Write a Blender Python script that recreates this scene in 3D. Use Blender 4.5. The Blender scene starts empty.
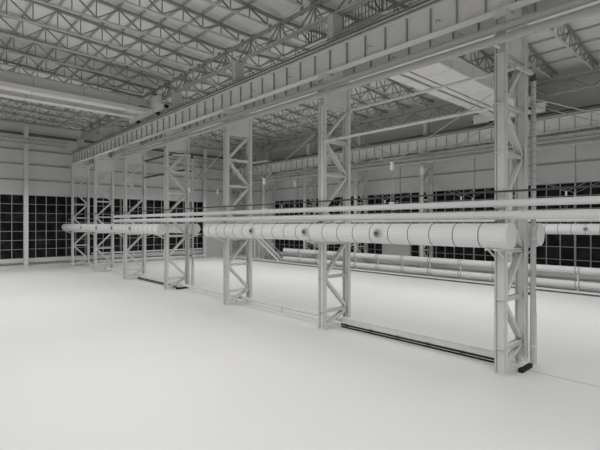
import bpy, math, random
from mathutils import Vector, Matrix
random.seed(4)
S = bpy.context.scene
COL = S.collection
PI = math.pi

# ------------------------------------------------------------------ helpers
class MB:
    """collects boxes, bars and tubes into ONE mesh"""
    def __init__(s): s.v = []; s.f = []; s.sm = []
    def add(s, vs, fs, smooth=False):
        n = len(s.v); s.v += [tuple(v) for v in vs]
        for f in fs: s.f.append(tuple(i + n for i in f)); s.sm.append(smooth)
        return s
    def box(s, x0, x1, y0, y1, z0, z1):
        vs = [(x, y, z) for x in (x0, x1) for y in (y0, y1) for z in (z0, z1)]
        return s.add(vs, [(0,1,3,2),(4,6,7,5),(0,4,5,1),(2,3,7,6),(0,2,6,4),(1,5,7,3)])
    def bar(s, a, b, w, h, side=None):
        """rectangular bar from a to b; w along 'side', h across"""
        a = Vector(a); b = Vector(b); d = (b - a).normalized()
        sd = Vector(side) if side else (Vector((0,0,1)).cross(d) if abs(d.z) < .99 else Vector((1,0,0)))
        sd = (sd - d * sd.dot(d)).normalized(); up = d.cross(sd)
        vs = []
        for p in (a, b):
            for i, j in ((-1,-1),(1,-1),(1,1),(-1,1)): vs.append(p + sd*(w/2*i) + up*(h/2*j))
        return s.add(vs, [(3,2,1,0),(4,5,6,7),(0,1,5,4),(1,2,6,5),(2,3,7,6),(3,0,4,7)])
    def tube(s, a, b, r, n=16, r2=None, caps=True):
        a = Vector(a); b = Vector(b); d = (b - a).normalized()
        u = Vector((0,0,1)).cross(d) if abs(d.z) < .99 else Vector((1,0,0))
        u.normalize(); w = d.cross(u); r2 = r if r2 is None else r2
        vs = []
        for p, q in ((a, r), (b, r2)):
            for i in range(n):
                t = 2*PI*i/n; vs.append(p + u*(q*math.cos(t)) + w*(q*math.sin(t)))
        m = len(s.v)
        s.add(vs, [(i, (i+1) % n, n + (i+1) % n, n + i) for i in range(n)], n > 6)
        if caps: s.add(vs[:n], [tuple(reversed(range(n)))]); s.add(vs[n:], [tuple(range(n))])
        return s
    def path(s, pts, r, n=10):
        """round pipe along points with mitred joints"""
        pts = [Vector(p) for p in pts]; rings = []
        ref = None
        for i, p in enumerate(pts):
            d = ((pts[i] - pts[i-1]).normalized() if i else Vector()) + ((pts[i+1] - pts[i]).normalized() if i < len(pts)-1 else Vector())
            d.normalize()
            if ref is None: ref = Vector((0,0,1)) if abs(d.z) < .9 else Vector((1,0,0))
            u = (ref - d*ref.dot(d)).normalized(); ref = u; w = d.cross(u)
            rings.append([p + u*(r*math.cos(2*PI*k/n)) + w*(r*math.sin(2*PI*k/n)) for k in range(n)])
        vs = [v for q in rings for v in q]; fs = []
        for i in range(len(pts)-1):
            for k in range(n): fs.append((i*n+k, i*n+(k+1) % n, (i+1)*n+(k+1) % n, (i+1)*n+k))
        s.add(vs, fs, True); s.add(rings[0], [tuple(reversed(range(n)))]); s.add(rings[-1], [tuple(range(n))])
        return s
    def prism(s, prof, y0, y1):
        """profile [(x,z)..] counter-clockwise, extruded along y"""
        n = len(prof)
        vs = [(x, y0, z) for x, z in prof] + [(x, y1, z) for x, z in prof]
        return s.add(vs, [tuple(range(n)), tuple(reversed(range(n, 2*n)))] + [(i, n+i, n+(i+1) % n, (i+1) % n) for i in range(n)])
    def mesh(s, name, mat):
        me = bpy.data.meshes.new(name); me.from_pydata(s.v, [], s.f); me.update()
        for p, q in zip(me.polygons, s.sm): p.use_smooth = q
        me.materials.append(mat)
        return me
    def build(s, name, mat, parent=None, loc=(0,0,0)):
        return link(name, s.mesh(name, mat), parent, loc)

def link(name, me, parent=None, loc=(0,0,0)):
    o = bpy.data.objects.new(name, me); COL.objects.link(o); o.location = loc
    if parent: o.parent = parent
    return o
def tag(o, label, cat, group=None, kind=None):
    o['label'] = label; o['category'] = cat
    if group: o['group'] = group
    if kind: o['kind'] = kind
    return o
def thing(name, loc=(0,0,0), rz=0):
    o = bpy.data.objects.new(name, None); COL.objects.link(o); o.location = loc; o.rotation_euler = (0,0,rz)
    o.empty_display_size = .3
    return o
def dup(root, loc=None):
    r = root.copy(); COL.objects.link(r)
    if loc is not None: r.location = loc
    for ch in list(root.children):
        c = ch.copy(); COL.objects.link(c); c.parent = r
        for g in list(ch.children):
            d = g.copy(); COL.objects.link(d); d.parent = c
    return r
ORD = 'nearest second third fourth fifth sixth seventh eighth ninth tenth eleventh twelfth thirteenth fourteenth fifteenth sixteenth seventeenth eighteenth nineteenth twentieth'.split()

# ------------------------------------------------------------------ materials
def mat(name, c, rough=.65, spec=.3):
    m = bpy.data.materials.new(name); m.use_nodes = True
    b = m.node_tree.nodes['Principled BSDF']
    b.inputs['Base Color'].default_value = (c[0], c[1], c[2], 1)
    b.inputs['Roughness'].default_value = rough; b.inputs['Specular IOR Level'].default_value = spec
    return m
def varied(name, c, amp=.05, scale=1.5, **k):
    m = mat(name, c, **k); nt = m.node_tree; b = nt.nodes['Principled BSDF']
    tc = nt.nodes.new('ShaderNodeTexCoord'); nz = nt.nodes.new('ShaderNodeTexNoise'); nz.inputs['Scale'].default_value = scale
    nz.inputs['Detail'].default_value = 4
    rp = nt.nodes.new('ShaderNodeValToRGB')
    rp.color_ramp.elements[0].position = .3; rp.color_ramp.elements[1].position = .7
    rp.color_ramp.elements[0].color = (*[x*(1-amp) for x in c], 1); rp.color_ramp.elements[1].color = (*[x*(1+amp) for x in c], 1)
    nt.links.new(tc.outputs['Object'], nz.inputs['Vector']); nt.links.new(nz.outputs['Fac'], rp.inputs['Fac'])
    nt.links.new(rp.outputs['Color'], b.inputs['Base Color'])
    return m
def lined(name, c, dark, count, width):
    """lagging sheet with fine lengthwise seams all round a round pipe that runs along y"""
    m = mat(name, c); nt = m.node_tree; b = nt.nodes['Principled BSDF']
    N = nt.nodes.new; L = nt.links.new
    tc = N('ShaderNodeTexCoord'); sp = N('ShaderNodeSeparateXYZ'); L(tc.outputs['Object'], sp.inputs[0])
    at = N('ShaderNodeMath'); at.operation = 'ARCTAN2'; L(sp.outputs['Z'], at.inputs[0]); L(sp.outputs['X'], at.inputs[1])
    mu = N('ShaderNodeMath'); mu.operation = 'MULTIPLY'; mu.inputs[1].default_value = count/(2*PI); L(at.outputs[0], mu.inputs[0])
    ad = N('ShaderNodeMath'); ad.operation = 'ADD'; ad.inputs[1].default_value = 200.5; L(mu.outputs[0], ad.inputs[0])
    fr = N('ShaderNodeMath'); fr.operation = 'FRACT'; L(ad.outputs[0], fr.inputs[0])
    lt = N('ShaderNodeMath'); lt.operation = 'LESS_THAN'; lt.inputs[1].default_value = width; L(fr.outputs[0], lt.inputs[0])
    mx = N('ShaderNodeMix'); mx.data_type = 'RGBA'; mx.inputs['A'].default_value = (*c, 1); mx.inputs['B'].default_value = (*dark, 1)
    L(lt.outputs[0], mx.inputs['Factor']); L(mx.outputs['Result'], b.inputs['Base Color'])
    return m
STEEL = varied('painted_steel', (.77,.765,.752), .03)
GIRD = varied('girder_steel', (.80,.795,.78), .03)
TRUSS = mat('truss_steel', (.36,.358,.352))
ROOF = varied('roof_sheet', (.88,.873,.86), .03, .3)
WALL = varied('wall_sheet', (.78,.775,.765), .03, .3)
FLOORM = varied('floor_screed', (.79,.786,.776), .015, .12, rough=.6, spec=.25)
DUCTM = lined('duct_lagging', (.85,.845,.835), (.52,.52,.515), 40, .12)
PIPEM = lined('pipe_lagging', (.78,.777,.767), (.60,.60,.595), 14, .14)
SEAM = mat('seam_band', (.16,.16,.16))
DARK = mat('dark_iron', (.09,.09,.09))
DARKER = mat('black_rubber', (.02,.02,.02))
MULL = mat('window_frame_paint', (.5,.5,.5))
BARS = mat('bar_iron', (.17,.17,.168))
WHITE = mat('white_block', (.85,.85,.84))

def glass():
    m = mat('dark_window_glass', (.012,.013,.015), .25, .14); nt = m.node_tree; b = nt.nodes['Principled BSDF']
    tc = nt.nodes.new('ShaderNodeTexCoord'); nz = nt.nodes.new('ShaderNodeTexNoise'); nz.inputs['Scale'].default_value = .55
    nz.inputs['Detail'].default_value = 5
    rp = nt.nodes.new('ShaderNodeValToRGB'); rp.color_ramp.elements[0].position = .45; rp.color_ramp.elements[1].position = .7
    rp.color_ramp.elements[0].color = (.008,.009,.011,1); rp.color_ramp.elements[1].color = (.035,.037,.04,1)
    nt.links.new(tc.outputs['Object'], nz.inputs['Vector']); nt.links.new(nz.outputs['Fac'], rp.inputs['Fac'])
    nt.links.new(rp.outputs['Color'], b.inputs['Base Color'])
    return m
GLASS = glass()

# ------------------------------------------------------------------ dimensions
CY = lambda k: 8.5 + 11.93*k          # column lines along the hall
XF, XB = 20.95, 23.45                 # the two legs of a middle column
DX = 32.1                             # middle row to right row
YE, XW = 83.0, 57.0                   # end wall, right wall
XL, YB = -10.0, -16.0

# ------------------------------------------------------------------ setting
def struct(o, label, cat): return tag(o, label, cat, kind='structure')
struct(MB().box(XL-.3, XW+.3, YB-.3, YE+.3, -.3, 0).build('floor', FLOORM), 'pale grey screed floor of the hall', 'floor')
struct(MB().box(XL-.3, XL, YB, YE, 0, 25).build('wall_left', WALL), 'left side wall of the hall', 'wall')
struct(MB().box(XL-.3, XW+.3, YB-.3, YB, 0, 28).build('wall_back', WALL), 'wall behind the viewer', 'wall')
# roof decks: left bay ridge at x=7.25, right bay ridge at x=39.2
LT = lambda x: 23.65 + .062*(20.9-x) if x > 7.25 else 23.65 + .062*(x+6.4)
RT = lambda x: 24.75 + .09*(x-24.1) if x < 39.2 else 24.75 + .09*(54.3-x)
def deck(pts, name, label):
    prof = [(x, z) for x, z in pts] + [(x, z+.18) for x, z in reversed(pts)]
    struct(MB().prism(prof, YB, YE+.2).build(name, ROOF), label, 'ceiling')
deck([(XL, LT(XL)+.3), (7.25, LT(7.25)+.3), (22.4, LT(22.4)+.42)], 'ceiling', 'ribbed grey roof deck over the left bay')
deck([(22.5, RT(22.5)+.3), (39.2, RT(39.2)+.3), (XW+.3, RT(XW)+.3)], 'ceiling', 'ribbed grey roof deck over the right bay')
struct(MB().box(22.38, 22.52, YB, YE, 23.98, 25.1).build('trim_1', WALL), 'upstand strip between the two roof decks', 'trim')

# end wall: openings under 12 m
def wall_panel(name, boxes, label):
    m = MB()
    for b in boxes: m.box(*b)
    return struct(m.build(name, WALL), label, 'wall')
wall_panel('wall_end', [(XL, XW+.3, YE, YE+.25, 12, 26.6), (XL, XW+.3, YE, YE+.25, 0, 1.45), (47.9, XW+.3, YE, YE+.25, 1.45, 12)],
           'grey sheet end wall above and below the window band')
wall_panel('wall_right', [(XW, XW+.25, YB, YE, 12, 25.5), (XW, XW+.25, YB, YE, 0, 1.45), (XW, XW+.25, 69.5, YE, 1.45, 12), (XW, XW+.25, 36.6, 42.0, 1.45, 6.1)],
           'grey sheet right wall above and below the windows')
tn = [1]
def trim(mb, label, m=None):
    tn[0] += 1
    return struct(mb.build('trim_%d' % tn[0], m or STEEL), label, 'trim')
GIRT = mat('girt_steel', (.40,.40,.395))
for z, w in ((14.5,'lowest'), (17.1,'second'), (19.5,'third'), (24.0,'topmost')):
    trim(MB().box(XL, XW, YE-.16, YE, z-.1, z+.1), '%s thin horizontal girt on the end wall' % w, GIRT)
trim(MB().box(XL, XW, YE-.45, YE, 21.9, 22.25), 'heavy dark horizontal girt high on the end wall', BARS)
for z, w in ((14.4,'lower'), (16.9,'upper')):
    trim(MB().box(XW-.14, XW, YB, YE, z-.09, z+.09), '%s horizontal girt on the right wall' % w, GIRT)
trim(MB().box(XW-.4, XW, YB, YE, 20.2, 20.55), 'heavy dark horizontal girt high on the right wall', BARS)
for k in range(-1, 6):
    y = CY(k)+6.2
    trim(MB().box(XW-.05, XW, y-.05, y+.05, 12, 17.5), 'thin vertical joint on the right wall, %s from front' % ORD[k+1], GIRT)
# sill and kerbs
trim(MB().box(XL, 47.6, YE-.55, YE, .85, 1.5), 'pale sill ledge under the end wall windows')
trim(MB().box(XL, 47.4, YE-.9, YE-.75, 0, .45).box(XL, 47.4, 81.4, YE-.9, 0, .12), 'stepped kerb along the foot of the end wall')
trim(MB().box(50.1, 50.9, YB, 80.2, .19, .29).box(50.75, 56.8, YB, 80.2, 0, .19), 'long low kerb on the right side of the floor')
trim(MB().box(22.47, 22.53, YB, 81.4, 0, .003), 'thin dark expansion joint in the floor along the middle row', GIRT)
trim(MB().box(XW-.5, XW, YB, 69.5, 1.0, 1.5), 'pale sill ledge under the right wall windows')

# windows: fixed dark glazing with a light grid
wn = [0]
def window(axis, a, b, c, z0, z1, dx, dz, label):
    """axis 'x': runs along x at y=c; 'y': runs along y at x=c"""
    wn[0] += 1
    g = MB(); f = MB()
    n = max(1, round((b-a)/dx)); st = (b-a)/n
    def bx(m, u0, u1, w0, w1, p, q):
        if axis == 'x': m.box(u0, u1, c-q, c-p, w0, w1)
        else: m.box(c-q, c-p, u0, u1, w0, w1)
    bx(g, a, b, z0, z1, -.12, -.08)
    for i in range(n+1): u = a+i*st; bx(f, u-.045, u+.045, z0, z1, -.08, .04)
    z = z0
    while z < z1+.01: bx(f, a, b, z-.035, z+.035, -.08, .02); z += dz
    gl = g.build('window_%d' % wn[0], GLASS); f.build('window_frame', MULL, gl)
    return struct(gl, label, 'window')
window('x', XL, 14.3, YE, 1.5, 12, 1.65, 1.5, 'dark gridded end window left of the single wind post')
window('x', 14.5, 30, YE, 1.5, 12, 1.6, 1.5, 'dark gridded end window right of the wind post, behind far columns')
window('x', 30.2, 47.9, YE, 1.5, 12, 1.6, 1.5, 'dark gridded end window at the end of the right bay')
ys = [(-14.2, 2.7), (2.8, 14.7), (14.8, 26.7), (26.8, 36.6), (42.0, 51), (51.1, 60.4), (60.5, 69.5)]
for i, (a, b) in enumerate(ys):
    window('y', a, b, XW, 1.5, 12, 1.5, 1.5, 'dark gridded window in the right wall, %s from the front' % ORD[i])
window('y', 36.7, 41.9, XW, 6.1, 12, 1.5, 1.5, 'dark gridded window above the plain gate in the right wall')
# plain gate in the right wall
d = MB().box(XW-.12, XW, 36.75, 41.85, 0, 6).build('door_1', WALL)
MB().box(XW-.2, XW-.12, 36.7, 36.95, 0, 6.1).box(XW-.2, XW-.12, 41.65, 41.9, 0, 6.1).box(XW-.2, XW-.12, 36.95, 41.65, 5.85, 6.1).box(XW-.16, XW-.12, 39.25, 39.35, 0, 5.85).build('door_frame', STEEL, d)
struct(d, 'plain pale sheet gate between windows of the right wall', 'gate')

# wind posts on the end wall
def wind_post(x, label):
    m = MB().box(x-.3, x+.3, 81.3, 81.36, 0, 23.2).box(x-.3, x+.3, 81.74, 81.8, 0, 23.2).box(x-.05, x+.05, 81.36, 81.74, 0, 23.2)
    r = thing('wind_post', (0,0,0)); m.build('shaft', STEEL, r)
    MB().box(x-.45, x+.45, 81.1, 82.0, 0, .08).build('base_plate', STEEL, r)
    for z in (12.2, 17.1, 21.4): MB().box(x-.08, x+.08, 81.8, YE-.01, z-.08, z+.08).build('wall_tie', STEEL, r)
    tag(r, label, 'post', kind='thing')
wind_post(14.4, 'tall steel wind post standing before the left end windows')
wind_post(47.3, 'tall steel wind post at the end wall of the right bay')
# lattice wind girder on the end wall
PURL0 = mat('wind_girder_steel', (.45,.447,.44))
def wind_girder(x0, x1, label):
    r = thing('wind_girder', (0,0,0)); z0, z1 = 20.3, 21.1
    y = 81.22
    MB().box(x0, x1, y-.08, y+.08, z1-.1, z1).build('top_chord', PURL0, r); MB().box(x0, x1, y-.08, y+.08, z0, z0+.1).build('bottom_chord', TRUSS, r)
    n = int((x1-x0)/.75); st = (x1-x0)/n
    me = MB().bar((0,0,z0+.05), (st/2,0,z1-.05), .05, .05).mesh('brace', TRUSS); me2 = MB().bar((0,0,z1-.05), (st/2,0,z0+.05), .05, .05).mesh('brace', TRUSS)
    for i in range(n): link('brace', me, r, (x0+i*st, y, 0)); link('brace', me2, r, (x0+i*st+st/2, y, 0))
    tag(r, label, 'girder', kind='thing')
wind_girder(-2, 20.3, 'slim zigzag wind girder across the left end wall')
wind_girder(24.3, 52.4, 'slim zigzag wind girder across the right bay end wall')

# ------------------------------------------------------------------ laced columns
ZS = [1.2 + 2.35*i for i in range(7)]
def leg_mesh():
    m = MB()
    for y in (-.24, .21): m.box(-.16, .16, y, y+.03, 0, 17.0)
    m.box(-.015, .015, -.21, .21, 0, 17.0)
    for z in ZS: m.box(-.15, -.015, -.21, .21, z-.02, z+.02).box(.015, .15, -.21, .21, z-.02, z+.02)
    return m.mesh('leg', STEEL)
LEG = leg_mesh()
wl = MB()
for y in (-.205, .205):
    for x in (-.022, .022): wl.box(x-.008, x+.008, y-.02, y+.02, .05, 16.98)
for y in (-.245, .245): wl.box(-.166, -.14, y-.008, y+.008, .05, 16.98)
WELD = wl.mesh('weld_line', GIRT)
def laced_column(loc):
    r = thing('laced_column', loc)
    for x in (0, XB-XF):
        link('weld_line', WELD, link('leg', LEG, r, (x, 0, 0.04)))
        MB().box(x-.2, x+.2, -.36, .36, 0, .04).build('base_plate', STEEL, r)
    w = XB-XF
    st = MB().box(.16, w-.16, -.15, .15, -.02, .02).box(.16, w-.16, -.15, -.12, -.11, .09).box(.16, w-.16, .12, .15, -.11, .09).mesh('strut', STEEL)
    for z in ZS: link('strut', st, r, (0, 0, z))
    zz = [.15]+ZS; dg = {}
    for i in range(len(zz)-1):
        up = i % 2 == 0
        h = round(zz[i+1]-zz[i], 3)
        if (up, h) not in dg:
            a, b = ((.16, 0, .1), (w-.16, 0, h-.1)) if up else ((w-.16, 0, .1), (.16, 0, h-.1))
            m = MB()
            for y in (-.13, .13): m.bar((a[0], y, a[2]), (b[0], y, b[2]), .04, .2, side=(0,1,0))
            m.bar(a, b, .26, .03, side=(0,1,0))
            dg[(up, h)] = m.mesh('diagonal', STEEL)
        link('diagonal', dg[(up, h)], r, (0, 0, zz[i]))
    MB().box(.16, w-.16, -.22, -.17, 15.4, 17.0).box(.16, w-.16, .17, .22, 15.4, 17.0).box(.16, w-.16, -.17, .17, 15.4, 15.45).box(.5, .55, -.26, -.22, 15.5, 17).box(w-.55, w-.5, -.26, -.22, 15.5, 17).build('head_plate', STEEL, r)
    for z in (7.37, 7.965, 15.56, 16.12): MB().box(-.72, -.16, -.06, .06, z, z+.04).build('pipe_arm', STEEL, r)
    MB().box(-.18, w+.18, -.27, .27, 17.04, 17.42).build('cap_beam', STEEL, r)
    MB().box(.75, 1.75, -.27, -.22, 17.42, 21.85).box(.75, 1.75, .22, .27, 17.42, 21.85).box(.8, .86, -.22, .22, 17.42, 21.85).box(1.64, 1.7, -.22, .22, 17.42, 21.85).build('upper_shaft', STEEL, r)
    return r
c0 = laced_column((XF, CY(0), 0))
for k in range(7):
    c = c0 if k == 0 else dup(c0, (XF, CY(k), 0))
    tag(c, '%s laced steel column of the middle row, two legs with zigzag bracing' % (ORD[k] if k < 6 else 'farthest'), 'column', 'laced columns of the middle row', 'thing')
for k in range(7):
    c = dup(c0, (XF+DX, CY(k), 0))
    tag(c, '%s laced steel column of the right row beside the right wall' % (ORD[k] if k < 6 else 'farthest'), 'column', 'laced columns of the right row', 'thing')

# ------------------------------------------------------------------ crane girders, one per span
SP = 11.93
def crane_girder(loc):
    r = thing('crane_girder', loc); L = SP
    MB().box(-.02, .02, .01, L-.01, .05, 1.48).build('web', GIRD, r)
    MB().box(-.3, .3, .01, L-.01, 0, .05).build('bottom_flange', GIRD, r)
    MB().box(-.3, .3, .01, L-.01, 1.48, 1.54).build('top_flange', GIRD, r)
    MB().box(-.2, .2, .01, L-.01, 1.54, 1.74).box(-.3, .3, .01, L-.01, 1.74, 1.80).build('rail_beam', GIRD, r)
    MB().box(-.12, .12, .01, L-.01, 1.80, 1.93).box(-.07, .07, .01, L-.01, 1.93, 2.1).build('crane_rail', TRUSS, r)
    for z in (1.62, 1.84, 2.06): MB().box(-.345, -.305, .01, L-.01, z-.022, z+.022).build('conductor_bar', BARS, r)
    sm = MB().box(-.15, -.02, -.025, .025, .05, 1.48).box(.02, .15, -.025, .025, .05, 1.48).mesh('stiffener', TRUSS)
    for i in range(8): link('stiffener', sm, r, (0, .75+1.5*i, 0))
    hk = MB().path([(-.02,0,.62), (-.3,0,.62), (-.48,0,.5), (-.52,0,.36)], .03, 6).mesh('hook_bracket', GIRT)
    for y in (3.2, 7.7): link('hook_bracket', hk, r, (0, y, 0))
    return r
g0 = crane_girder((XF+.1, CY(-1), 17.43))
first = True
for row, dx in (('middle', 0), ('right', DX)):
    for side, x in (('left', XF+.1), ('right', XB+.1)):
        for k in range(-1, 6):
            g = g0 if first else dup(g0, (x+dx, CY(k), 17.43)); first = False
            tag(g, '%s stiffened crane girder on the %s legs of the %s column row' % (ORD[k+1], side, row), 'girder', 'crane girders along the %s row' % row, 'thing')
# walkway decks between the girders
for row, dx in (('middle', 0), ('right', DX)):
    for k in range(-1, 6):
        r = thing('crane_walkway', (XF+dx, CY(k), 0))
        MB().box(.52, 1.9, .4, SP-.4, 19.03, 19.09).build('deck_plate', GIRD, r)
        for i in range(7): MB().box(.31, 2.39, .5+1.8*i, .6+1.8*i, 18.97, 19.03).build('joist', TRUSS, r)
        tag(r, '%s walkway strip between the paired girders of the %s row' % (ORD[k+1], row), 'walkway', 'walkways on the %s row' % row, 'thing')

# ------------------------------------------------------------------ roof trusses
CHORD = mat('chord_steel', (.62,.617,.608))
PURL = mat('purlin_steel', (.50,.497,.49))
def roof_truss(x0, x1, zb, ztop, n, loc):
    """bottom chord flat at zb from x0 to x1, top chord follows ztop(x)"""
    r = thing('roof_truss', loc); p = (x1-x0)/n; xm = (x0+x1)/2
    MB().box(x0, x1, -.09, .09, zb-.055, zb+.055).build('bottom_chord', CHORD, r)
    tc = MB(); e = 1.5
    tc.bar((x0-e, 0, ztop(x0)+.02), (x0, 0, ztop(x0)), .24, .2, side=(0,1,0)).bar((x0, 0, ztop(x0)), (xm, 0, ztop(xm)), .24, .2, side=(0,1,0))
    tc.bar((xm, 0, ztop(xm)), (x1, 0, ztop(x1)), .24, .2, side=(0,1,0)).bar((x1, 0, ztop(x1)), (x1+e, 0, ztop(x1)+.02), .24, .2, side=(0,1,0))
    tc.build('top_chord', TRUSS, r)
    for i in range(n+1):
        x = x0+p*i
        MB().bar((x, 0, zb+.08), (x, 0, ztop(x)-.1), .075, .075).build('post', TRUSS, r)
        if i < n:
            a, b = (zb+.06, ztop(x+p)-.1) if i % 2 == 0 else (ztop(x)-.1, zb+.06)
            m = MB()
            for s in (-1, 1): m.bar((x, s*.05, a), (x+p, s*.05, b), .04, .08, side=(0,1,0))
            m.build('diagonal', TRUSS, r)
    return r
ty = [CY(0)+2+3.99*i for i in range(-1, 18) if True]
ty = [y for y in ty if 8 < y < 81.5]
t0 = roof_truss(-6.4, 20.9, 22.85, LT, 16, (0, ty[0], 0))
for i, y in enumerate(ty):
    t = t0 if i == 0 else dup(t0, (0, y, 0))
    tag(t, '%s roof truss counted from the front under the left roof' % ORD[i], 'truss', 'roof trusses of the left bay', 'thing')
ry = [CY(0)-.15+3.977*i for i in range(0, 19)]
ry = [y for y in ry if y < 82]
r0 = roof_truss(24.1, 54.3, 23.75, RT, 18, (0, ry[0], 0))
MB().box(22.3, 22.5, -.12, .12, 23.49, 23.58).box(22.5, 22.66, -.12, .12, 23.40, 24.68).build('bearing_post', TRUSS, r0)
MB().box(54.18, 54.42, -.12, .12, 23.49, 23.695).build('bearing_post', TRUSS, r0)
for i, y in enumerate(ry):
    t = r0 if i == 0 else dup(r0, (0, y, 0))
    tag(t, '%s roof truss counted from the front under the right roof' % ORD[i], 'truss', 'roof trusses of the right bay', 'thing')
# purlins carrying the decks
def purlin(x, z, label, grp):
    o = MB().box(-.06, .06, YB+.1, YE-.05, 0, .18).build('roof_purlin', PURL, None, (x, 0, z))
    tag(o, label, 'purlin', grp, 'thing')
for i in range(13):
    x = 19.2-1.7*i
    purlin(x, LT(x)+.105, '%s purlin under the left roof, counted from the middle column row' % ORD[i], 'purlins of the left roof')
for i in range(11):
    x = 52.6-2.8*i
    purlin(x, RT(x)+.105, '%s purlin under the right roof, counted from the right wall' % ORD[i], 'purlins of the right roof')
# lengthwise trusses on top of the columns
def long_truss(loc):
    r = thing('lengthwise_truss', loc); L = SP
    for x in (-.16, .16): MB().box(x-.05, x+.05, .01, L-.01, 0, .13).build('bottom_chord', CHORD, r)
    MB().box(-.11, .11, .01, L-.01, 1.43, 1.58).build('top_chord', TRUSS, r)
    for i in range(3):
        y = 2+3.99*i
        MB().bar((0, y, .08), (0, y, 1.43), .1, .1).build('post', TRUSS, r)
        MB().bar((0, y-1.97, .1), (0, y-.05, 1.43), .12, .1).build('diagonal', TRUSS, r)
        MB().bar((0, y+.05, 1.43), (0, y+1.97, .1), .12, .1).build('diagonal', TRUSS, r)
        for s in (-1, 1): MB().bar((s*.1, y+s*.05, 1.43), (s*.16, y+s*.95, .1), .08, .08).build('hanger_rod', TRUSS, r)
    return r
l0 = long_truss((22.2, CY(-1), 21.9)); first = True
for row, dx in (('middle', 0), ('right', DX)):
    for k in range(-1, 6):
        l = l0 if first else dup(l0, (22.2+dx, CY(k), 21.9)); first = False
        tag(l, '%s lengthwise truss on top of the %s column row' % (ORD[k+1], row), 'truss', 'lengthwise trusses of the %s row' % row, 'thing')

# ------------------------------------------------------------------ pipes along the rows
HIGHM = lined('high_pipe_lagging', (.52,.517,.51), (.36,.36,.355), 16, .2)
def ringed(mb, y0, y1, x, z, r, step):
    y = y0
    while y < y1: mb.tube((x, y, z), (x, y+.12, z), r+.03, 16); y += step
    return mb
def long_pipe(name, x, z, r, y0, y1, label, grp, flange=True, m=None, n=18, step=6.0):
    o = MB().tube((0, y0, 0), (0, y1, 0), r, n).build(name, m or PIPEM, None, (x, 0, z))
    if flange: ringed(MB(), y0+2.2, y1, 0, 0, r, step).build('flange', STEEL, o)
    for y in (y0, y1): MB().tube((0, y-.02, 0), (0, y+.02, 0), r*.92, 16).build('end_cap', DARKER if r < .3 else STEEL, o)
    tag(o, label, 'pipe', grp, 'thing')
    return o
for row, dx, w in (('middle', 0, 'in front of the middle columns'), ('right', DX, 'along the right column row')):
    long_pipe('service_pipe', XF-.58+dx, 16.35, .19, -6, 58.8 if not dx else 80, 'upper high pipe just below crane girders %s' % w, 'high pipes', m=HIGHM, flange=False)
    long_pipe('service_pipe', XF-.62+dx, 15.80, .20, -6, 58.9 if not dx else 80, 'lower high pipe just below crane girders %s' % w, 'high pipes', m=HIGHM, flange=False)
    long_pipe('service_pipe', XF-.52+dx, 8.17, .165, -6, 58.6 if not dx else 80, 'upper of two pale pipes above the duct %s' % w, 'pipe pairs above the ducts')
    long_pipe('service_pipe', XF-.52+dx, 7.61, .20, -6, 58.6 if not dx else 80, 'lower of two pale pipes above the duct %s' % w, 'pipe pairs above the ducts')
o = MB().tube((0, -6, 0), (0, 80.5, 0), .05, 8).build('power_cable', DARK, None, (XF-.25, 0, 8.74)); tag(o, 'thin dark cable running above the pale pipes of middle row', 'cable')
o = MB().tube((0, -6, 0), (0, 80.5, 0), .05, 8).build('power_cable', DARK, None, (XF-.25+DX, 0, 8.74)); tag(o, 'thin dark cable along the right row before the windows', 'cable')

def duct(x, y0, y1, valves, label, dome):
    z, R = 6.65, .58
    r = thing('lagged_duct', (x, 0, z))
    MB().tube((0, y0, 0), (0, y1, 0), R, 40, caps=False).build('shell', DUCTM, r)
    seam = MB().tube((0, -.022, 0), (0, .022, 0), R+.006, 40).mesh('seam', SEAM)
    y = y0+1.25; n = 0
    while y < y1-.3 and n < 60: link('seam', seam, r, (0, y, 0)); y += 1.27; n += 1
    MB().tube((0, y0-.03, 0), (0, y0+.1, 0), R+.015, 40).build('end_cap', PLAIN, r)
    MB().tube((0, y1, 0), (0, y1+.35, 0), R, 40, r2=R*.55).build('end_cap', PLAIN, r)
    for v in valves:
        vv = MB().tube((-R+.08, v, .02), (-R-.1, v, .02), .31, 20).build('hatch_ring', STEEL, r)
        MB().tube((-R-.1, v, .02), (-R-.16, v, .02), .23, 20).build('hatch_lid', GIRT, vv)
        MB().tube((-R-.16, v, .02), (-R-.26, v, .02), .09, 12).build('hatch_stud', DARK, vv)
    # a small bracket on each column the duct passes: arm, gusset
    side = 1 if x < 22 or x > 40 else -1
    reach = abs((XF if x < 22 else XF+DX if x > 40 else XB) - x) - .17
    arm = MB().box(min(-.42*side, reach*side), max(-.42*side, reach*side), -.05, .05, -.68, -.585).mesh('bracket_arm', STEEL)
    gus = MB().bar((side*(reach-.02), 0, -1.05), (side*-.1, 0, -.68), .06, .06).mesh('bracket_brace', STEEL)
    for k in range(7):
        if y0-.5 < CY(k) < y1+.5:
            for e in (-.2, .2):
                link('bracket_arm', arm, r, (0, CY(k)+e, 0)); link('bracket_brace', gus, r, (0, CY(k)+e, 0))
    tag(r, label, 'duct', 'large round ducts', 'thing')
PLAIN = mat('end_sheet', (.78,.775,.765))
duct(XF-.80, 7.75, 34.0, [14.7, 20.65, 26.6], 'big pale lagged duct in front of the three nearest middle columns', 0)
duct(XF-.80, 43.6, 81.4, [50.8, 56.8, 62.8, 69.9], 'big pale lagged duct running to the end wall before far columns', 0)
duct(XB+1.25, 8.0, 34.0, [14.7, 20.7, 26.6], 'big lagged duct behind the three nearest middle columns', 0)
duct(XB+1.25, 44.6, 81.0, [50.8, 62.8], 'big lagged duct behind the far middle columns, disc end visible', 0)
duct(XF+DX-.80, -4, 80.0, [12.4, 24.5, 36.4, 48.4, 60.4], 'big lagged duct along the right row before the dark windows', 0)

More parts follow.
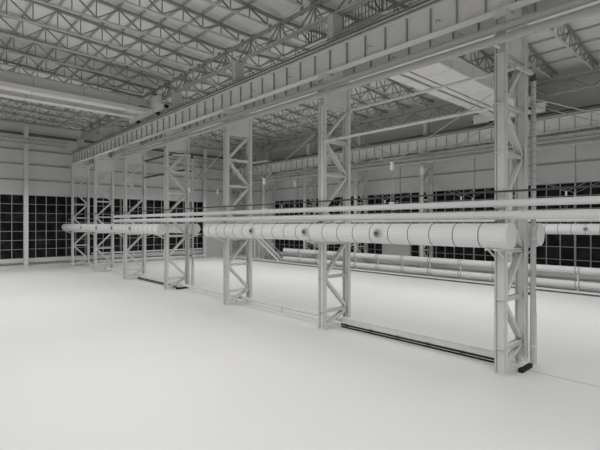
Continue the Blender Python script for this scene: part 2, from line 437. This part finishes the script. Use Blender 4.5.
# two fat pipes at the foot of the right wall, on straps
def fat_pipe(z, r, label):
    o = MB().tube((0, -10, 0), (0, 60.2, 0), r, 24).build('floor_pipe', PIPEM, None, (51.6, 0, z))
    tag(o, label, 'pipe', 'fat pipes by the right wall', 'thing')
    st = MB().tube((0, -.05, 0), (0, .05, 0), r+.035, 24).mesh('strap', GIRT)
    y = -8.3
    while y < 60:
        for e in (-.17, .17): link('strap', st, o, (0, y+e, 0))
        y += 4.28
fat_pipe(2.36, .37, 'upper fat pale pipe low along the right wall')
fat_pipe(.86, .37, 'lower fat pale pipe low along the right wall')
n = 0; y = -8.3; s0 = None
while y < 60:
    if s0 is None:
        s0 = thing('pipe_stand', (51.6, y, .19))
        MB().box(-.06, .06, -.06, .06, .02, .30).build('lower_stub', STEEL, s0); MB().box(-.06, .06, -.06, .06, 1.07, 1.80).build('upper_stub', STEEL, s0)
        MB().box(-.3, .3, -.3, .3, 0, .02).build('base_plate', STEEL, s0)
        s = s0
    else: s = dup(s0, (51.6, y, .19))
    tag(s, '%s short stand carrying the fat pipes by the right wall' % ORD[n], 'pipe stand', 'stands under the fat pipes', 'thing'); n += 1; y += 4.28
for z, r, w, py in ((1.9, .14, 'rear upper', 81.75), (.5, .2, 'front lower', 80.95)):
    o = MB().tube((24.5, 0, 0), (46.8, 0, 0), r, 16).build('floor_pipe', STEEL, None, (0, py, z))
    for x in (26, 32, 38, 44): MB().box(x-.06, x+.06, -.06, .06, -z+(.12 if py > 81.4 else 0), -r+.01).build('foot', STEEL, o)
    tag(o, '%s low pipe along the end wall of the right bay' % w, 'pipe', 'low pipes at the end wall', 'thing')

# low rails between the columns
def low_pipe(k, label):
    o = MB().tube((0, CY(k)-.4, 0), (0, CY(k+1)+.4, 0), .13, 12).build('low_pipe', STEEL, None, (22.4, 0, .5))
    for i in (.2, 2, 3.8): y = CY(k)+3*i; MB().box(-.04, .04, y-.04, y+.04, -.5, -.1).build('foot', STEEL, o); tag(o, label, 'pipe', 'low pipes between columns', 'thing')
low_pipe(1, 'thin low pipe between the second and third middle columns')
low_pipe(2, 'thin low pipe between the third and fourth middle columns')
low_pipe(4, 'thin low pipe between the fifth and sixth middle columns')
low_pipe(5, 'thin low pipe between the sixth and farthest middle columns')
def low_duct(k, label):
    r = thing('low_cable_duct', (22.5, CY(k), 0))
    MB().box(-.12, .28, .45, SP-.45, .30, .62).build('casing', STEEL, r)
    MB().box(-.16, .32, .45, SP-.45, .62, .66).build('lid', STEEL, r)
    MB().tube((-.12, .45, .2), (-.12, SP-.45, .2), .06, 10).build('cable', DARKER, r)  # dark tube added to stand for the shade in the slot under the casing
    MB().tube((-.12, .45, .05), (-.12, SP-.45, .05), .05, 10).build('cable', DARKER, r)  # second dark tube, darkens the foot of the slot as shade
    for i in range(6): y = .7+i*2.1; MB().box(.0, .28, y-.03, y+.03, 0, .30).build('foot', STEEL, r)
    tag(r, label, 'cable duct', 'low cable ducts', 'thing')
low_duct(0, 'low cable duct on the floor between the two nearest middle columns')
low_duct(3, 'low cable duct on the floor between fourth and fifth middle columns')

# lengthwise struts between the columns
for x, z, w in ((XF+.05, 12.85, 'lower'), (XB+.1, 15.4, 'upper')):
    o = MB().tube((0, .28, 0), (0, SP-.28, 0), .085, 12).build('tie_strut', STEEL, None, (x, CY(0), z))
    for y in (.28, SP-.33): MB().box(-.14, .14, y, y+.05, -.16, .16).build('end_plate', STEEL, o)
    tag(o, '%s pale tube strut between the two nearest columns of the middle row' % w, 'strut', None, 'thing')
# dark struts high between far columns
for k in (4,):
    for z in (13.4, 15.6): 
        o = MB().tube((0, .3, 0), (0, SP-.3, 0), .12, 12).build('tie_strut', DARK, None, (XB+.05, CY(k-1), z))
        MB().box(-.16, .16, .26, .3, -.2, .2).build('end_plate', DARK, o)
        tag(o, '%s dark tube strut between the fourth and fifth middle columns' % ('lower' if z < 15 else 'upper'), 'strut', None, 'thing')

# pipe hangers: two slant rods, a clevis block and drop rods down to the pipes
GIRDR = mat('rod_steel', (.5,.497,.49))
def hanger(loc, zt=13.4, zm=10.55, zd=8.34):
    r = thing('pipe_hanger', loc); q = SP/2
    for s in (-1, 1): MB().tube((0, s*(q-.28), zt), (0, s*.08, zm+.2), .024, 8).build('slant_rod', GIRDR, r)
    MB().box(-.08, .08, -.08, .08, zm-.25, zm+.22).build('clevis_block', WHITE, r)
    for s in (-1, 1): MB().tube((0, s*.1, zm-.25), (0, s*.1, zd), .014, 6).build('drop_rod', GIRDR, r)
    MB().box(-.1, .1, -.13, .13, zd, zd+.12).build('clamp', WHITE, r)
    return r
h0 = hanger((XF-.4, CY(0)-SP/2, 0)); first = True
for row, dx in (('middle', 0), ('right', DX)):
    for x, w in ((XF-.4, 'front'), (XB+.3, 'rear')):
        for k in range(0, 4 if dx == 0 else 6):
            h = h0 if first else dup(h0, (x+dx, CY(k)-SP/2, 0)); first = False
            tag(h, '%s V-shaped rod hanger with white block, %s side of the %s row' % (ORD[k], w, row), 'pipe hanger', 'pipe hangers of the %s row' % row, 'thing')

# rain pipes and ladders on the nearest and fourth middle columns
def rain_pipe(k, label):
    y = CY(k)-.44
    o = MB().path([(21.5, y, 14.8), (23.5, y, 14.95), (23.8, y, 14.88), (23.9, y, 14.6), (23.9, y, .0)], .125, 14).build('rain_pipe', PIPEM2, None)
    sr = MB().tube((23.9, y, 0), (23.9, y, .04), .133, 14).mesh('sleeve_ring', GIRT); z = 2.7
    while z < 14.5: link('sleeve_ring', sr, o, (0, 0, z)); z += .36
    MB().tube((23.9, y, 0), (23.9, y, 2.6), .165, 14).build('shoe', STEEL, o)
    MB().path([(23.62, y, 14.93), (23.8, y, 14.88), (23.9, y, 14.62)], .15, 14).build('elbow', DARK, o)
    for z in (3.6, 8.3, 13.2): MB().box(23.6, 23.85, y+.1, y+.4, z-.06, z+.06).build('bracket', DARK, o)
    tag(o, label, 'pipe', None, 'thing')
PIPEM2 = varied('rain_pipe_zinc', (.60,.60,.595), .05)
rain_pipe(0, 'tall ringed rain pipe bent at top on the nearest middle column')
rain_pipe(3, 'tall ringed rain pipe bent at top on the fourth middle column')
def drop_pipe(k, z1, label):
    y = CY(k)-.6
    o = MB().path([(23.3, y, .5), (23.3, y, z1-.2), (23.34, y+.02, z1), (23.55, y+.02, z1+.2)], .11, 14).build('drop_pipe', PIPEM2)
    for z in (1.0, z1-.5): MB().tube((23.3, y, z), (23.3, y, z+.08), .15, 14).build('flange', STEEL, o)
    tag(o, label, 'pipe', None, 'thing')
drop_pipe(0, 6.9, 'short pale drop pipe standing beside the nearest column rain pipe')
drop_pipe(3, 6.9, 'short pale drop pipe standing beside the fourth column rain pipe')
def ladder(k, label):
    y = CY(k)-.34
    r = thing('wall_ladder', (23.02, y, 0))
    for x in (0, .36): MB().box(x-.025, x+.025, -.02, .02, .3, 22.2).build('stile', STEEL, r)
    rg = MB().tube((0,0,0), (.36,0,0), .016, 8).mesh('rung', STEEL)
    z = .6
    while z < 22: link('rung', rg, r, (0, 0, z)); z += .3
    tag(r, label, 'ladder', None, 'thing')
ladder(0, 'narrow vertical ladder up the rear leg of the nearest column')
ladder(3, 'narrow vertical ladder up the rear leg of the fourth column')
def floor_valve(k, label):
    y = CY(k)-.5
    r = thing('floor_manifold', (22.4, y, 0))
    MB().box(-.55, .75, -.16, .06, .0, .18).build('dark_base', DARKER, r)
    MB().tube((-.45, -.03, .36), (.3, -.03, .36), .1, 14).build('header_pipe', STEEL, r)
    for x in (-.3, .1): MB().tube((x, -.03, .36), (x, -.03, .7), .06, 10).build('stub', STEEL, r)
    tag(r, label, 'pipe manifold', None, 'thing')
floor_valve(0, 'small pipe manifold on a dark base at the nearest column foot')
floor_valve(3, 'small pipe manifold on a dark base at the fourth column foot')

# ------------------------------------------------------------------ overhead cranes
def railing(parent, pts, z, h=1.1, step=.5):
    rl = MB()
    for a, b in zip(pts, pts[1:]):
        for q in (h, h*.5): rl.tube((*a, z+q), (*b, z+q), .03, 6)
    rl.build('handrail', PURL, parent)
    pk = MB()
    for a, b in zip(pts, pts[1:]):
        a = Vector(a); b = Vector(b); n = max(1, int((b-a).length/step))
        for i in range(n+1): p = a.lerp(b, i/n); pk.box(p.x-.02, p.x+.02, p.y-.02, p.y+.02, z, z+h)
    pk.build('railing_bars', BARS, parent)
CRANE = mat('crane_paint', (.84,.833,.82))
def carriage(r, x, y0, y1, zt=20.45):
    c = MB().box(x-.3, x+.3, y0, y1, 19.88, zt).build('end_carriage', CRANE, r)
    for y in (y0+2.0, y1-2.2):
        MB().tube((x-.16, y, 19.79), (x+.16, y, 19.79), .26, 20).build('wheel', DARKER, c)
    MB().box(x-.2, x+.2, y0-.25, y0, 20.0, 20.3).box(x-.2, x+.2, y1, y1+.25, 20.0, 20.3).build('buffer', DARKER, c)
# left bay crane
r = thing('overhead_crane', (0, 0, 0))
def box_girder(r, x0, x1, y0, y1, z0, z1, step):
    g = MB().prism([(x0,0),(x1,0)] and [(x0, z0), (x1, z0), (x1, z1), (x0, z1)], y0, y1).build('bridge_girder', CRANE, r)
    s = MB(); x = x0+step*.5
    while x < x1: s.box(x-.02, x+.02, y0-.012, y1+.012, z0-.012, z1+.012); x += step
    s.build('panel_joint', GIRT, g)
    e = MB()
    for z in (z0+.06, z1-.1): e.box(x0, x1, y0-.1, y0, z-.04, z+.04).box(x0, x1, y1, y1+.1, z-.04, z+.04)
    e.build('edge_flange', CRANE, g)
box_girder(r, -7.0, 20.4, 48.0, 49.4, 20.1, 21.5, 4.6)
box_girder(r, -7.0, 20.4, 51.4, 52.4, 20.1, 21.3, 4.6)
MB().box(-7, 20.4, 47.0, 47.9, 20.15, 20.22).build('lower_walkway', CRANE, r)
MB().box(-7, 20.4, 46.9, 46.98, 19.75, 20.2).build('festoon_beam', CRANE, r)
carriage(r, XF+.1, 44.6, 54.4); carriage(r, -7.4, 44.6, 54.4)
MB().box(19.2, 20.6, 47.0, 53.2, 20.46, 20.53).box(20.45, 20.95, 45.4, 51.0, 20.53, 21.5).build('drive_box', CRANE, r)
railing(r, [(-6.8, 51.2), (20.4, 51.2)], 21.52, 1.0, .6)
tag(r, 'overhead travelling crane bridge spanning the left bay below the roof', 'crane', None, 'thing')
# right bay crane
r = thing('overhead_crane', (0, 0, 0))
X0, X1 = XB+.7, XF+DX-.25
box_girder(r, X0, X1, 18.0, 20.5, 20.35, 21.7, 4.0)
box_girder(r, X0, X1, 21.9, 22.8, 20.35, 21.5, 4.0)
MB().box(X0, X1, 20.95, 21.55, 20.45, 20.52).build('lower_walkway', CRANE, r)
carriage(r, XB+.1, 16.6, 25.2); carriage(r, XF+DX+.1, 16.6, 24.9, 20.95)
MB().box(X0-.1, X0+1.4, 17.4, 25.4, 21.72, 21.78).build('drive_platform', CRANE, r)
railing(r, [(X0-.05, 17.4), (X0-.05, 25.4), (X0+1.35, 25.4)], 21.78, 1.1, .3)
tag(r, 'overhead travelling crane bridge spanning the right bay', 'crane', None, 'thing')

# ------------------------------------------------------------------ far corner: stair and landing
r = thing('steel_stair', (51.6, 0, 0))
a, b = (0, 68.4, 4.5), (0, 61.2, .3)
for x in (-.5, .5): MB().bar((x, a[1], a[2]), (x, b[1], b[2]), .08, .34, side=(1,0,0)).build('stringer', STEEL, r)
tr = MB().box(-.46, .46, -.14, .14, -.02, .02).mesh('tread', STEEL)
for i in range(22): t = i/21; link('tread', tr, r, (0, a[1]+(b[1]-a[1])*t, a[2]+(b[2]-a[2])*t))
for x in (-.5, .5):
    m = MB().tube((x, a[1], a[2]+1.1), (x, b[1], b[2]+1.1), .04, 8)
    for i in range(9): t = i/8; y = a[1]+(b[1]-a[1])*t; z = a[2]+(b[2]-a[2])*t; m.tube((x, y, z), (x, y, z+1.1), .025, 6)
    m.build('handrail', STEEL, r)
MB().box(-.6, .7, 68.4, 71.2, 4.42, 4.56).build('landing', STEEL, r)
for x in (-.5, .6):
    for y in (68.7, 71.0): MB().box(x-.08, x+.08, y-.08, y+.08, .19, 4.42).build('landing_post', STEEL, r)
tag(r, 'steel stair with treads descending beside the far right wall', 'stairs', None, 'thing')
r = thing('access_platform', (0, 0, 0))
MB().box(51.0, 52.7, 65.6, 70.6, 19.5, 19.62).build('deck_plate', GIRD, r)
railing(r, [(52.6, 65.7), (51.05, 65.7), (51.05, 70.5), (52.6, 70.5)], 19.62, 1.3, .5)
m = MB()
for y in (66.2, 68.1, 70): m.bar((51.2, y, 19.5), (52.9, y, 18.2), .1, .1)
m.build('bracket', TRUSS, r)
tag(r, 'small railed platform high on the far right crane girder', 'platform', None, 'thing')

# ------------------------------------------------------------------ light: unseen area lights added in mid-air in each bay, no fittings, black night outside
w = bpy.data.worlds.new('night'); S.world = w; w.use_nodes = True
w.node_tree.nodes['Background'].inputs['Color'].default_value = (.02,.02,.022,1); w.node_tree.nodes['Background'].inputs['Strength'].default_value = .3
LE = 1440
def lamp(x, y, z, e, sx, sy, spread):
    l = bpy.data.lights.new('added_area_light', 'AREA'); l.shape = 'RECTANGLE'; l.size = sx; l.size_y = sy; l.energy = e; l.spread = math.radians(spread)
    o = bpy.data.objects.new('added_area_light', l); COL.objects.link(o); o.location = (x, y, z)
for y in (-4, 20, 44, 68):
    lamp(6.5, y, 15.2, LE, 18, 20, 150); lamp(39, y, 15.2, LE, 18, 20, 150)

# ------------------------------------------------------------------ camera
cam = bpy.data.cameras.new('camera'); cam.sensor_width = 36; cam.lens = 427/600*36; cam.clip_end = 400; cam.shift_y = -1/600
co = bpy.data.objects.new('camera', cam); COL.objects.link(co)
co.location = (0, 0, 7.2); co.rotation_euler = (PI/2, 0, -math.atan(394/427))
S.camera = co
S.view_settings.view_transform = 'Standard'; S.view_settings.look = 'None'; S.view_settings.exposure = 0; S.view_settings.gamma = 1
S.view_settings.use_curve_mapping = False
